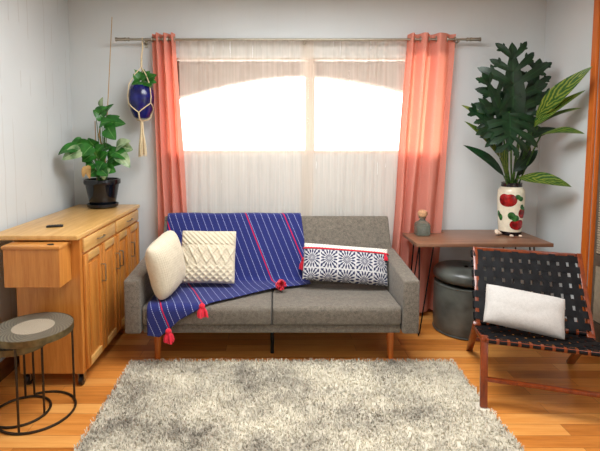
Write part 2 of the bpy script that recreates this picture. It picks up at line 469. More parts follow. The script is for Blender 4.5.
# ------------------------------------------------------------------ rug
RX0, RX1, RY0, RY1 = -.985, 1.233, 1.45, 3.066
def mat_rug():
    m = NT('shaggy_rug_yarn'); v = m.coords()
    f = m.noise(v, 2.0, 5, .68); g = m.noise(v, 48, 2)
    ff = m.math('ADD', m.math('MULTIPLY', f, .84), m.math('MULTIPLY', g, .16))
    m.base(m.ramp(ff, [(.36, rgb(140, 132, 118)), (.46, rgb(198, 190, 172)), (.55, rgb(224, 216, 196)), (.7, rgb(240, 233, 213))]))
    m.set(.95); m.b.inputs['Sheen Weight'].default_value = .2
    return m.m
M_rug = mat_rug()
bm = bm_new(); box(bm, RX0+.01, RX1-.01, RY0+.01, RY1-.01, 0.0, .008, .002)
rug = obj('rug', bm, M_rug, None, False)
tag(rug, 'shaggy mottled grey and cream rug on the wood floor in front of the sofa', 'rug')
vsx, fcs = [], []
rr = random.Random(3)
for k in range(52000):
    x = rr.uniform(RX0, RX1); y = rr.uniform(RY0, RY1) if rr.random() < .35 else RY1-(RY1-RY0)*rr.random()**1.0
    if (x-1.20)**2+(y-2.52)**2 < .0022: continue
    a = rr.uniform(0, 2*PI); L = rr.uniform(.016, .032); h = rr.uniform(.010, .024)
    dx, dy = math.cos(a)*L, math.sin(a)*L
    x2, y2 = min(max(x+dx*.55, RX0-.012), RX1+.012), min(max(y+dy*.55, RY0-.012), RY1+.0)
    wx, wy = -math.sin(a)*.0024, math.cos(a)*.0024
    n0 = len(vsx)
    vsx += [(x-wx, y-wy, .006), (x+wx, y+wy, .006), (x+dx*.25+wx, y+dy*.25+wy, .006+h*.8), (x+dx*.25-wx, y+dy*.25-wy, .006+h*.8), (x2, y2, .006+h)]
    fcs += [(n0, n0+1, n0+2, n0+3), (n0+3, n0+2, n0+4)]
me = bpy.data.meshes.new('pile'); me.from_pydata(vsx, [], fcs); me.materials.append(M_rug)
pile = bpy.data.objects.new('pile', me); COL.objects.link(pile); pile.parent = rug; pile['kind'] = 'stuff'

# ------------------------------------------------------------------ curtain rod
RZ, RY = 2.357, 3.9
rod = thing('curtain_rod', 'long nickel curtain rod with barrel ends above the window', 'curtain rod', (.2, RY, RZ))
bm = bm_new(); tube(bm, [(-1.2, RY, RZ), (1.6, RY, RZ)], .0095, 12); obj('front_rod', bm, M_steel, rod)
bm = bm_new(); tube(bm, [(-1.08, RY+.070, RZ+.004), (1.5, RY+.070, RZ+.004)], .005, 10); obj('sheer_rod', bm, M_steel, rod)
for s, x0 in ((-1, -1.2), (1, 1.6)):
    bm = bm_new()
    tube(bm, [(x0+s*d, RY, RZ) for d in (0, .004, .012, .013, .03, .031, .045, .046, .105, .106, .118)],
         [.012, .016, .016, .012, .012, .016, .016, .0135, .0145, .017, .017], 14)
    obj('finial', bm, M_steel, rod)
for x in (-1.09, .255, 1.535):
    bm = bm_new()
    box(bm, x-.012, x+.012, YB-.008, YB, RZ-.05, RZ+.03, .003)
    tube(bm, [(x, YB-.004, RZ-.022), (x, RY, RZ-.022)], .006, 8)
    tube(bm, [(x, RY+.018*math.cos(a), RZ+.0-.018*math.sin(a)-.002) for a in [PI*k/8 for k in range(9)]], .005, 8)
    tube(bm, [(x, RY, RZ-.012), (x, RY, RZ-.026)], .006, 8)
    obj('bracket', bm, M_steel, rod)

# ------------------------------------------------------------------ curtains
def curtain(name, label, cat, mat, tl, tr_, bl, br, y, zt, zb, nf, amp, group=None, nu=180, nv=50, ampb=None, seed=0, grommets=0, drift=1.0, warp=1.0):
    """tl,tr: left/right x at the top; bl,br: at the hem"""
    ampb = amp if ampb is None else ampb
    root = thing(name, label, cat, ((tl+tr_)/2, y, 0), 0, group)
    rs = random.Random(seed); ph = [rs.uniform(-.5, .5) for _ in range(8)]
    def fn(u, v):
        t = v**drift
        xl = tl+(bl-tl)*t; xr = tr_+(br-tr_)*t
        uu = u**warp + .018*math.sin(2*PI*(1.7*u+ph[0]) + 1.5*v) + .012*math.sin(2*PI*(3.1*u+ph[1]))
        A = amp+(ampb-amp)*v
        yy = A*math.sin(2*PI*nf*uu) + .25*A*math.sin(2*PI*nf*.5*u+ph[2]*6+2.5*v)
        x = xl+(xr-xl)*u + .012*math.sin(9*v+ph[3]*5)*v*math.sin(2*PI*u*2+ph[4]*3)
        return Vector((x, y+max(-.045, min(.045, yy)), zt+(zb-zt)*v))
    bm = bm_new(); grid(bm, nu, nv, fn)
    obj('cloth', bm, mat, root, True, 80)
    if grommets:
        v = (zt-RZ)/(zt-zb)
        for k in range(grommets):
            u0 = (k+.5)/grommets
            best = min((abs(fn(u0+d/200, v).y-y), u0+d/200) for d in range(-12, 13))[1]
            p = fn(best, v)
            bm = bm_new(); torus(bm, (p.x, RY, RZ), .021, .0045, 'X', 24, 8)
            for vv in bm.verts: vv.co.x = p.x+(vv.co.x-p.x)*1.0
            obj('grommet', bm, M_steel, root)
    return root
curtain('curtain', 'narrow coral curtain gathered at the left end of the rod, beside the hanging blue pot', 'curtain', M_coral,
        -1.015, -.825, -.975, -.70, RY, 2.405, .04, 3, .042, seed=2, grommets=6, ampb=.035)
curtain('curtain', 'wider coral curtain gathered at the right end of the rod, beside the walnut table', 'curtain', M_coral,
        1.12, 1.515, .99, 1.40, RY, 2.405, .04, 3.5, .044, seed=5, grommets=6, ampb=.04, warp=.62)
curtain('sheer_curtain', 'white sheer panel covering the window half behind the blue blanket', 'curtain', M_sheer,
        -.80, .335, -.80, .335, RY+.060, 2.372, .05, 11, .0095, seed=8, nu=360)
curtain('sheer_curtain', 'white sheer panel covering the window half next to the wider coral curtain', 'curtain', M_sheer,
        .235, 1.17, .235, 1.14, RY+.082, 2.372, .05, 10, .0095, seed=9, nu=320)

# ------------------------------------------------------------------ sofa
sofa = thing('sofa', 'grey tweed two seat sofa with slanted wooden legs', 'sofa', (-.014, 3.4, 0))
SL, SR, SM = -.882, .853, -.013
for x0, x1 in ((SL, SM-.004), (SM+.004, SR)):
    bm = bm_new()
    poly = [(2.99, .292), (2.985, .40), (3.005, .418), (3.56, .405), (3.62, .30)]
    prism(bm, poly, x0, x1, 'X', .014, 3); obj('seat_cushion', bm, M_sofa, sofa, True, 60)
bm = bm_new(); box(bm, SL, SR, 3.01, 3.66, .228, .288, .01); obj('seat_frame', bm, M_sofa, sofa)
lean = Vector((0, .235, .50)).normalized()
def back_pt(s): return Vector((0, 3.515, .415))+lean*s       # on the front face of the back
nrm = Vector((0, lean.z, -lean.y))                            # towards the wall
for x0, x1 in ((-.905, SM-.003), (SM+.003, .945)):
    bm = bm_new()
    lo, hi = back_pt(-.06), back_pt(.54)
    poly = [(lo.y, lo.z), (hi.y-.004, hi.z-.03), (hi.y+.02, hi.z), (hi.y+nrm.y*.095, hi.z+nrm.z*.095), (lo.y+nrm.y*.10, lo.z+nrm.z*.10)]
    if True:
        prism(bm, poly, x0, x1, 'X', .018, 3)
        # round the outer upper corner
    obj('back_cushion', bm, M_sofa, sofa, True, 60)
for x0, x1 in ((-.998, -.888), (.859, .969)):
    bm = bm_new()
    poly = [(2.975, .236), (2.975, .600), (3.66, .655), (3.70, .60), (3.68, .236)]
    prism(bm, poly, x0, x1, 'X', .014, 3); obj('arm', bm, M_sofa, sofa, True, 60)
for x, y, dx, dy in ((-.81, 3.125, -.008, -.008), (.81, 3.125, .008, -.008), (-.80, 3.56, -.02, .02), (.80, 3.56, .02, .02)):
    bm = bm_new(); tube(bm, [(x+dx, y+dy, 0), (x+dx*.5, y+dy*.5, .11), (x, y, .228)], [.019, .024, .030], 16); obj('leg', bm, M_leg, sofa)
bm = bm_new(); tube(bm, [(SM, 3.2, 0), (SM, 3.2, .228)], .013, 12); o = obj('leg', bm, M_blackmetal, sofa); o['label'] = 'thin black centre support leg'

# ------------------------------------------------------------------ blanket
prof = [Vector((3.812, .74)), Vector((3.832, .80)), Vector((3.844, .85)), Vector((3.838, .886))]
tp = back_pt(.54)
prof += [Vector((3.824, .904)), Vector((3.794, .912)), Vector((tp.y+.012, .913)), Vector((tp.y-.008, .907)), Vector((tp.y-.024, .881))]
for s in (.5, .4, .3, .2, .1, .04):
    p = back_pt(s)-nrm*.010; prof.append(Vector((p.y, p.z)))
prof += [Vector((3.500, .432)), Vector((3.46, .428)), Vector((3.36, .428)), Vector((3.2, .4305)), Vector((3.06, .433)), Vector((3.01, .4325)),
         Vector((2.985, .424)), Vector((2.974, .405)), Vector((2.971, .37)), Vector((2.970, .30)), Vector((2.969, .22))]
cum = [0.]
for a, b in zip(prof, prof[1:]): cum.append(cum[-1]+(b-a).length)
def prof_at(s):
    s = max(0, min(cum[-1]-1e-6, s))
    for i in range(len(cum)-1):
        if s <= cum[i+1]:
            t = (s-cum[i])/(cum[i+1]-cum[i]); return prof[i].lerp(prof[i+1], t)
s_top = cum[6]
def s_of_y(y):      # on the seat
    best = None
    for k in range(800):
        s = s_top+.45+(cum[-1]-s_top-.45)*k/799; p = prof_at(s)
        d = abs(p.x-y)
        if best is None or d < best[0]: best = (d, s)
    return best[1]
ends = [(0, cum[-1]-.012), (.07, cum[-1]-.0), (.13, cum[-1]-.06), (.18, cum[-1]-.115), (.33, s_of_y(2.99)), (.52, s_of_y(3.15)), (.757, s_of_y(3.33)), (1, s_of_y(3.44))]
def s_end(u):
    for (a, sa), (b, sb) in zip(ends, ends[1:]):
        if u <= b: return sa+(sb-sa)*(u-a)/(b-a)
    return ends[-1][1]
def bl_x(u, s):
    t = max(0, min(1, (s-s_top)/1.1))
    xl = -.872+.03*t; xr = .22+.115*t
    return xl+(xr-xl)*u
def bl_pt(u, v, off=0.0):
    s = .02+(s_end(u)-.02)*v
    p = prof_at(s); x = bl_x(u, s)
    rip = .004*math.sin(x*13+s*5)*math.sin(s*9+2)+.003*mnoise.noise(Vector((x*6, s*6, 0)))
    rip = max(0, rip+.003)+off
    q = prof_at(s+.004); d = (q-p).normalized() if (q-p).length > 1e-9 else Vector((0, -1))
    nn = Vector((d.y, -d.x)) # outward
    return Vector((x, p.x+nn.x*rip*1.0, p.y+nn.y*rip))
MAG = (.075, -.235, -.90, -1.18); SLANT = .40
def mat_blanket():
    m = NT('navy_striped_blanket'); uv = m.n('ShaderNodeUVMap'); sep = m.n('ShaderNodeSeparateXYZ'); m.l(uv.outputs[0], sep.inputs[0])
    q = m.math('SUBTRACT', sep.outputs[0], 5.0)
    nz = m.noise(m.coords(), 420, 2)
    c = m.ramp(nz, [(.3, rgb(20, 26, 78)), (.7, rgb(34, 44, 122))])
    fr = m.math('ABSOLUTE', m.math('SUBTRACT', m.math('FRACT', m.math('MULTIPLY', sep.outputs[0], 1/.054)), .5))
    dash = m.math('GREATER_THAN', m.math('SINE', m.math('MULTIPLY', sep.outputs[1], 520)), -.65)
    c = m.mix(m.math('MULTIPLY', m.math('LESS_THAN', fr, .037), m.math('MULTIPLY', dash, .8)), c, rgb(176, 184, 216))
    for k in MAG:
        c = m.mix(m.math('LESS_THAN', m.math('ABSOLUTE', m.math('SUBTRACT', q, k)), .0044), c, rgb(186, 18, 62))
    m.base(c); m.set(.95); m.b.inputs['Sheen Weight'].default_value = .1; m.bump(nz, .4, .0015); return m.m
M_blanket = mat_blanket()
bl = thing('throw_blanket', 'navy blue throw blanket with thin white and red stripes spread over the sofa', 'blanket', (-.33, 3.4, .43))
bm = bm_new()
def bl_uv(u, v):
    s = .02+(s_end(u)-.02)*v
    return (bl_x(u, s)-SLANT*(s-s_top)+5.0, s)
grid(bm, 90, 150, bl_pt, bl_uv)
o = obj('cloth', bm, M_blanket, bl, True, 80)
md = o.modifiers.new('thick', 'SOLIDIFY'); md.thickness = .004; md.offset = 1.0
def pompom(name, parent, c, d, L, r, mat=None):
    """yarn tassel: a knot and a flared skirt with strands"""
    bm = bm_new(); c = Vector(c); d = Vector(d).normalized(); x, y = frame_of(d)
    bmesh.ops.create_uvsphere(bm, u_segments=14, v_segments=9, radius=r*.55, matrix=Matrix.Translation(c))
    rs = random.Random(int(abs(c.x)*1000))
    for k in range(46):
        a = rs.uniform(0, 2*PI); q = rs.uniform(.15, 1)**.5
        o = (x*math.cos(a)+y*math.sin(a))
        p1 = c+o*r*.4*q; p2 = c+d*L*.5+o*r*q*.85; p3 = c+d*L*rs.uniform(.85, 1.05)+o*r*q*1.0
        tube(bm, [c, p1+d*L*.15, p2, p3], [r*.12, r*.15, r*.15, r*.13], 5)
    return obj(name, bm, mat or M_red, parent)
# tassels where the red stripes meet the edges
for k in MAG:
    hit = None
    for i in range(0, 401):
        u = i/400; s = s_end(u); q = bl_x(u, s)-SLANT*(s-s_top)
        if abs(q-k) < .008 and (hit is None or abs(q-k) < hit[0]): hit = (abs(q-k), u)
    if k == MAG[0]: continue
    u = hit[1] if hit else .08
    p = bl_pt(u, 1.0); pp = bl_pt(u, .97)
    d = (p-pp).normalized()
    r = .038
    if p.z > .42:
        p = p+Vector((0, -.008, r*1.12)); d = Vector((d.x*.4, d.y, -.04))
        if p.y < 3.03: p.y -= .045; p.z -= .02; d = Vector((.1, -.15, -1))
    else:
        p = p+Vector((0, -r-.006, 0)); d = Vector((.12, 0, -1))
    pompom('tassel', bl, p, d, .072, r)
pr = bl_pt(1.0, (s_top+.40)/s_end(1.0))
pompom('tassel', bl, pr+Vector((-.03, -.056, .035)), (.0, -.1, -1), .075, .036)

# ------------------------------------------------------------------ pillows
def pillow(name, label, mat, c, wx, hz, th, M3, parent_kind='pillow', n=70, relief=None, rnd=.05, uvs=True, pinch=.055, group=None):
    """local x across, z up, y thickness; M3 rotation matrix (4x4)"""
    root = thing(name, label, parent_kind, c, 0, group)
    root.rotation_euler = M3.to_euler()
    bm = bm_new()
    W = world_of(root)
    for side in (-1, 1):
        def fn(u, v):
            a, b = 2*u-1, 2*v-1
            e = (max(0, 1-abs(a)**2.6)*max(0, 1-abs(b)**2.6))**.5
            pin = 1-pinch*(1-abs(b)**2)*abs(a)**2
            pin2 = 1-pinch*(1-abs(a)**2)*abs(b)**2
            h = e*th/2
            if relief and side < 0: h += relief(a, b)*min(1, e*3)
            cr = 1-rnd*(abs(a)*abs(b))**3
            z = b*hz/2*pin2*cr
            wr = .0025*mnoise.noise(Vector((a*3+c[0]*7, b*3, side)))
            return W @ Vector((a*wx/2*pin*cr, side*(h+wr*e), z))
        grid(bm, n, n, fn, lambda u, v: (u, v))
    bmesh.ops.remove_doubles(bm, verts=bm.verts[:], dist=.0004)
    obj('cover', bm, mat, root, True, 75)
    return root
def rot(rx=0, ry=0, rz=0):
    return Matrix.Rotation(rz, 4, 'Z') @ Matrix.Rotation(rx, 4, 'X') @ Matrix.Rotation(ry, 4, 'Y')
def relief_macrame(a, b):
    k = .0065
    def lat(n): return abs(math.sin((a+b)*n))*abs(math.sin((a-b)*n))
    if b > .42: return k*(1 if math.sin((a*1.0+b)*34) > 0 else 0) * (1 if (abs(b-.47) > .02) else 1.6)
    if b < -.34: return k*1.3*(1-lat(13))
    d = abs(((a*1.5+10) % 1)-.5)*2      # zig-zag diamonds
    t = (b+.34)/.76
    z1 = abs(t-(.12+.76*d)); z2 = abs(t-(.88-.76*d))
    return k*1.5*(math.exp(-(z1*11)**2)+math.exp(-(z2*11)**2)) + k*.5*lat(22)
def relief_knit(a, b): return .0022*abs(math.sin(a*40))*abs(math.sin(b*40+a*6))
pillow('cushion', 'square cream macrame cushion leaning upright against the blue blanket', M_cream, (-.497, 3.41, .648), .43, .41, .13,
       rot(math.radians(-22), math.radians(1), math.radians(1)), n=130, relief=relief_macrame)
pillow('cushion', 'cream knitted cushion tipped against the left sofa arm, seen edge on', M_cream, (-.748, 3.135, .668), .38, .43, .18,
       rot(math.radians(-5), math.radians(-13), math.radians(74)), n=110, relief=relief_knit, pinch=.07, rnd=.16)
def mat_lumbar():
    m = NT('navy_starburst_print'); uv = m.n('ShaderNodeUVMap'); sep = m.n('ShaderNodeSeparateXYZ'); m.l(uv.outputs[0], sep.inputs[0])
    u, v = sep.outputs[0], sep.outputs[1]
    tu = m.math('SUBTRACT', m.math('FRACT', m.math('MULTIPLY', u, 5.0)), .5)
    tv = m.math('SUBTRACT', m.math('FRACT', m.math('ADD', m.math('MULTIPLY', v, 2.0), .36)), .5)
    ang = m.math('ARCTAN2', tv, tu)
    rad = m.math('SQRT', m.math('ADD', m.math('MULTIPLY', tu, tu), m.math('MULTIPLY', tv, tv)))
    w_ = m.math('SINE', m.math('MULTIPLY', ang, 16.0))
    lv = m.math('SINE', m.math('ADD', m.math('MULTIPLY', rad, 30), m.math('MULTIPLY', m.math('ABSOLUTE', w_), 2.2)))
    star = m.math('GREATER_THAN', m.math('ADD', w_, m.math('MULTIPLY', lv, .55)), .12)
    edge = m.math('GREATER_THAN', m.math('MAXIMUM', m.math('ABSOLUTE', tu), m.math('ABSOLUTE', tv)), .468)
    white = m.math('MAXIMUM', star, edge)
    c = m.mix(white, rgb(40, 44, 78), rgb(196, 195, 194))
    dots = m.math('GREATER_THAN', m.math('MULTIPLY', m.math('SINE', m.math('MULTIPLY', u, 190)), m.math('SINE', m.math('MULTIPLY', v, 92))), .55)
    band = m.mix(m.math('MULTIPLY', dots, .8), rgb(226, 220, 208), rgb(96, 92, 100))
    c = m.mix(m.math('GREATER_THAN', v, .83), c, band)
    m.base(c); m.set(.95); m.bump(m.noise(m.coords(), 300, 2), .4, .0015); return m.m
LC = (.538, 3.40, .594)
LR = rot(math.radians(-26), math.radians(4.5), 0)
lum = pillow('cushion', 'navy and white starburst patterned lumbar cushion with a red cord', mat_lumbar(), LC, .665, .290, .15, LR, n=90)
# red cord and small end tassels
def lum_pt(a, b, off):
    e = (max(0, 1-abs(a)**2.6)*max(0, 1-abs(b)**2.6))**.5
    pin = 1-.055*(1-abs(b)**2)*abs(a)**2; pin2 = 1-.055*(1-abs(a)**2)*abs(b)**2
    return world_of(lum) @ Vector((a*.665/2*pin, -(e*.15/2+off), b*.29/2*pin2))
bm = bm_new(); tube(bm, [lum_pt(-1+2*k/40, .66, .003) for k in range(41)], .0062, 8); obj('cord', bm, M_red, lum)
pompom('tassel', lum, lum_pt(.90, .60, .012), (.05, -.4, -1), .045, .015)

# ------------------------------------------------------------------ sideboard
SBX0, SBX1, SBY0, SBY1 = -1.575, -1.178, 2.745, 3.93
sb = thing('sideboard', 'honey wood sideboard on casters along the left wall', 'sideboard', (-1.38, 3.34, 0))
bm = bm_new(); box(bm, SBX0, SBX1, SBY0, SBY1, .085, .934, .003); obj('carcass', bm, M_honey, sb, False)
bm = bm_new(); box(bm, -1.70, -1.166, 2.69, 3.965, .936, .965, .005, 3); obj('worktop', bm, M_honey_lit, sb)
FX = SBX1
for y0, y1, hy in ((2.775, 3.325, 3.03), (3.36, 3.905, 3.64)):
    bm = bm_new(); box(bm, FX+.001, FX+.017, y0, y1, .842, .926, .004); d = obj('drawer', bm, M_honey_lit, sb)
    bm = bm_new()
    tube(bm, [(FX+.017, hy-.055, .886), (FX+.034, hy-.052, .886), (FX+.041, hy-.03, .888), (FX+.043, hy, .890), (FX+.041, hy+.03, .888), (FX+.034, hy+.052, .886), (FX+.017, hy+.055, .886)], .0045, 8)
    obj('handle', bm, M_steel, d)
for y0, y1, hy in ((2.775, 3.055, 3.028), (3.065, 3.34, 3.312), (3.36, 3.63, 3.388), (3.64, 3.905, 3.668)):
    z0, z1, fw = .10, .825, .048
    bm = bm_new()
    box(bm, FX+.001, FX+.019, y0, y0+fw, z0, z1, .003); box(bm, FX+.001, FX+.019, y1-fw, y1, z0, z1, .003)
    d = obj('door', bm, M_honey, sb)
    for za in (z0, z1-fw):
        bm = bm_new(); box(bm, FX+.001, FX+.019, y0+fw, y1-fw, za, za+fw, .003); obj('rail', bm, M_honey_lit, d)
    bm = bm_new(); box(bm, FX+.001, FX+.007, y0+fw, y1-fw, z0+fw, z1-fw); box(bm, FX+.004, FX+.013, y0+fw+.025, y1-fw-.025, z0+fw+.025, z1-fw-.025, .006, 2)
    obj('panel', bm, M_honey, d)
    bm = bm_new()
    tube(bm, [(FX+.019, hy, .585), (FX+.044, hy, .585), (FX+.048, hy, .592), (FX+.048, hy, .693), (FX+.044, hy, .70), (FX+.019, hy, .70)], .0052, 8)
    obj('handle', bm, M_steel, d)
# box hung on the end of the sideboard
bm = bm_new(); box(bm, -1.555, -1.232, 2.592, SBY0-.002, .682, .905, .003); bx = obj('side_box', bm, M_honey, sb, False)
bm = bm_new(); box(bm, -1.562, -1.226, 2.585, SBY0-.002, .906, .926, .004); obj('lid', bm, M_honeyX, bx)
bm = bm_new(); lathe(bm, [(0, 0), (.02, 0), (.02, .004), (.017, .006), (0, .006)], (-1.295, 2.625, .926), 20)
bmesh.ops.scale(bm, vec=(1, .6, 1), space=Matrix.Translation((1.295, -2.625, 0)), verts=bm.verts[:]); o = obj('finger_hole', bm, M_blackplastic, bx); o['label'] = 'black oval finger inset'
for x, y in ((-1.205, 2.785), (-1.54, 2.785), (-1.225, 3.88), (-1.54, 3.88)):
    bm = bm_new()
    box(bm, x-.022, x+.022, y-.03, y+.03, .079, .085); 
    box(bm, x-.020, x-.014, y-.02, y+.012, .03, .08, .002); box(bm, x+.014, x+.020, y-.02, y+.012, .03, .08, .002)
    cst = obj('caster', bm, M_steel, sb)
    bm = bm_new(); tube(bm, [(x-.0125, y-.006, .032), (x-.0115, y-.006, .032), (x+.0115, y-.006, .032), (x+.0125, y-.006, .032)], [.024, .032, .032, .024], 24); obj('wheel', bm, M_blackplastic, cst)
rm = thing('remote_control', 'small black remote lying on the sideboard top', 'remote', (-1.425, 2.955, .965), 0.35)
bm = bm_new(); box(bm, -.05, .05, -.018, .018, 0, .013, .005, 3, Matrix.Translation((-1.425, 2.955, .965)) @ Matrix.Rotation(.35, 4, 'Z')); obj('body', bm, M_blackplastic, rm)
bm = bm_new()
for i in range(5):
    for j in range(2):
        box(bm, -.036+i*.016, -.026+i*.016, -.011+j*.012, -.002+j*.012, .0135, .0148, 0, 1, Matrix.Translation((-1.425, 2.955, .965)) @ Matrix.Rotation(.35, 4, 'Z'))
obj('button_pad', bm, M_darkmetal, rm, False)

# ------------------------------------------------------------------ nest of round tables
def mat_hammer():
    m = NT('dotted_metal_top'); v = m.coords()
    sep = m.n('ShaderNodeSeparateXYZ'); m.l(v, sep.inputs[0])
    x, y = sep.outputs[0], sep.outputs[1]
    rad = m.math('SQRT', m.math('ADD', m.math('MULTIPLY', x, x), m.math('MULTIPLY', y, y)))
    ang = m.math('ARCTAN2', y, x)
    dots = m.math('MULTIPLY', m.math('SINE', m.math('MULTIPLY', rad, 330)), m.math('SINE', m.math('MULTIPLY', ang, 40)))
    d = m.math('GREATER_THAN', dots, .12)
    inner = m.math('LESS_THAN', rad, .108)
    c1 = m.mix(m.math('MULTIPLY', d, .8), rgb(132, 126, 110), rgb(62, 57, 48))
    c2 = m.mix(m.math('MULTIPLY', d, .7), rgb(200, 188, 166), rgb(116, 106, 90))
    m.base(m.mix(inner, c1, c2)); m.set(.45, .15); m.bump(dots, .4, .002); return m.m
M_hammer = mat_hammer()
M_bronze = plain('aged_brass_rim', rgb(112, 98, 66), .45, .7, var=.15)
def round_table(label, cx, cy, r, h, angs, gap=0):
    t = thing('side_table', label, 'side table', (cx, cy, 0), 0, 'nest of round metal tables')
    bm = bm_new(); lathe(bm, [(0, h-.006), (r-.006, h-.006), (r-.004, h)], (cx, cy, 0), 64); lathe(bm, [(r-.004, h), (r-.02, h-.006)][:1]+[(0, h-.0005)], (cx, cy, 0), 64)
    o = obj('tabletop', bm, M_hammer, t)
    bm = bm_new(); lathe(bm, [(r-.005, h-.034), (r, h-.034), (r, h+.001), (r-.004, h+.002), (r-.005, h-.006)], (cx, cy, 0), 64)
    obj('rim', bm, M_bronze, t)
    bm = bm_new()
    if gap: tube(bm, [(cx+(r-.006)*math.cos(a), cy+(r-.006)*math.sin(a), .007) for a in [PI+math.radians(gap+(360-2*gap)*k/60) for k in range(61)]], .007, 8)
    else: torus(bm, (cx, cy, .007), r-.006, .007, 'Z', 64, 8)
    obj('base_ring', bm, M_darkmetal, t)
    for a in angs:
        a = math.radians(a); x, y = cx+(r-.011)*math.cos(a), cy+(r-.011)*math.sin(a)
        bm = bm_new(); tube(bm, [(x, y, .01), (x, y, h-.02)], .0062, 10); obj('leg', bm, M_darkmetal, t)
    return t
round_table('larger round table with a dotted metal top, nearest the sideboard end', -1.338, 2.483, .207, .50, (28, -88, 121), 58)
round_table('smaller lower round table nested under the larger dotted one', -1.425, 2.483, .155, .43, (-10, 110, 232))

# ------------------------------------------------------------------ leaf builders
def leaf(bm, base, tip, width, face=(0, -1, .4), arch=.12, fold=.25, prof='oval', nv=14, nu=7, twist=0):
    base, tip = Vector(base), Vector(tip); d = tip-base; L = d.length
    f = Vector(face); f = (f-d.normalized()*f.dot(d.normalized())).normalized()
    uvl = bm.loops.layers.uv.verify(); V = []
    for j in range(nv):
        t = j/(nv-1)
        p = base+d*t+f*(arch*L*4*t*(1-t))
        tan = (d+f*(arch*L*4*(1-2*t))).normalized()
        nn = (f-tan*f.dot(tan)).normalized(); side = tan.cross(nn)
        if prof == 'oval': wd = math.sin(PI*min(1, t**.62))**.8
        elif prof == 'heart': wd = (math.sin(PI*min(1, t**.5))**.75) if t > 0 else 0
        elif prof == 'finger': wd = math.sin(PI*min(1, .12+.88*t)**1.55)**.65
        else: wd = math.sin(PI*t**.85)**.9
        wd *= width/2
        row = []
        for i in range(nu):
            a = 2*i/(nu-1)-1
            row.append(bm.verts.new(p+side*a*wd+nn*(abs(a)*fold*wd)+nn*(.04*wd*math.sin(9*t+3*a))))
        V.append(row)
    for j in range(nv-1):
        for i in range(nu-1):
            fc = bm.faces.new((V[j][i], V[j][i+1], V[j+1][i+1], V[j+1][i]))
            for lp, (jj, ii) in zip(fc.loops, ((j, i), (j, i+1), (j+1, i+1), (j+1, i))):
                lp[uvl].uv = (2*ii/(nu-1)-1, jj/(nv-1))
def curve3(p, q, bend=(0, 0, 0), n=9):
    p, q, b = Vector(p), Vector(q), Vector(bend)
    return [p.lerp(q, k/(n-1))+b*(4*(k/(n-1))*(1-k/(n-1))) for k in range(n)]

# ------------------------------------------------------------------ potted plant on the sideboard
PX, PYY, PZ = -1.425, 3.80, .965
pp = thing('potted_plant', 'leafy green plant in a glossy black pot on the sideboard', 'potted plant', (PX, PYY, PZ))
bm = bm_new(); lathe(bm, [(0, 0), (.105, 0), (.122, .012), (.126, .034), (.120, .036), (.112, .02), (0, .018)], (PX, PYY, PZ), 48); obj('saucer', bm, M_potblack, pp)
bm = bm_new(); lathe(bm, [(0, .02), (.095, .02), (.102, .03), (.118, .11), (.132, .19), (.134, .196), (.144, .198), (.147, .215), (.145, .235), (.136, .238), (.130, .232), (.128, .205), (0, .203)], (PX, PYY, PZ), 48); obj('pot', bm, M_potblack, pp)
bm = bm_new(); lathe(bm, [(0, .212), (.06, .213), (.1275, .206)], (PX, PYY, PZ), 32); obj('soil', bm, M_soil, pp)
SZ = PZ+.21
bm = bm_new(); tube(bm, [at(104.5, 181, 3.82), at(108, 100, 3.835), at(112, 17, 3.85)], [.004, .0038, .003], 8); obj('stake', bm, M_stake, pp)
bm = bm_new(); tube(bm, [at(97, 182, 3.79), at(95, 121, 3.78)], .0035, 8); obj('stake', bm, M_stake, pp)
stems = bm_new(); fol = bm_new(); pale = bm_new(); tan_ = bm_new()
core = Vector((PX, PYY, SZ))
# (base px, tip px, depth, width, arch, kind)
L_ = [((96, 116), (108, 107), 3.72, .085, 'g'), ((104, 118), (93, 110), 3.70, .09, 'g'), ((104, 122), (126, 124), 3.70, .11, 'g'),
      ((106, 117), (114, 104), 3.75, .085, 'g'), ((108, 124), (120, 116), 3.72, .09, 'g'), ((108, 127), (116, 140), 3.66, .12, 'g'), ((100, 124), (112, 122), 3.66, .09, 'g'),
      ((79, 148), (58, 155), 3.58, .105, 'g'), ((82, 150), (62, 160), 3.56, .11, 'p'), ((84, 143), (70, 148), 3.62, .12, 'g'), ((86, 148), (72, 141), 3.64, .12, 'g'), ((92, 146), (82, 157), 3.58, .11, 'g'),
      ((95, 146), (88, 138), 3.68, .10, 'g'), ((96, 152), (104, 145), 3.66, .09, 'g'), ((92, 155), (82, 162), 3.62, .09, 'g'), ((98, 158), (92, 148), 3.66, .10, 'g'),
      ((100, 160), (108, 152), 3.66, .10, 'g'), ((104, 162), (98, 172), 3.62, .10, 'g'), ((108, 160), (118, 155), 3.66, .11, 'g'), ((106, 166), (116, 172), 3.64, .10, 'g'),
      ((94, 164), (86, 170), 3.62, .085, 'g'), ((96, 170), (88, 176), 3.64, .10, 'g'), ((110, 156), (122, 150), 3.72, .12, 'g'), ((114, 152), (128, 160), 3.66, .11, 'g'),
      ((116, 148), (131, 141), 3.70, .11, 'p'), ((118, 154), (130, 168), 3.64, .10, 'p'), ((122, 147), (133, 150), 3.70, .10, 'p'), ((106, 168), (104, 180), 3.62, .09, 'p'), ((100, 168), (108, 176), 3.6, .09, 'g'), ((112, 162), (124, 163), 3.66, .09, 'g'),
      ((102, 150), (112, 146), 3.74, .09, 'g'), ((90, 160), (80, 150), 3.70, .10, 'g'), ((101, 107), (103, 97), 3.78, .05, 'p')]
rl = random.Random(11)
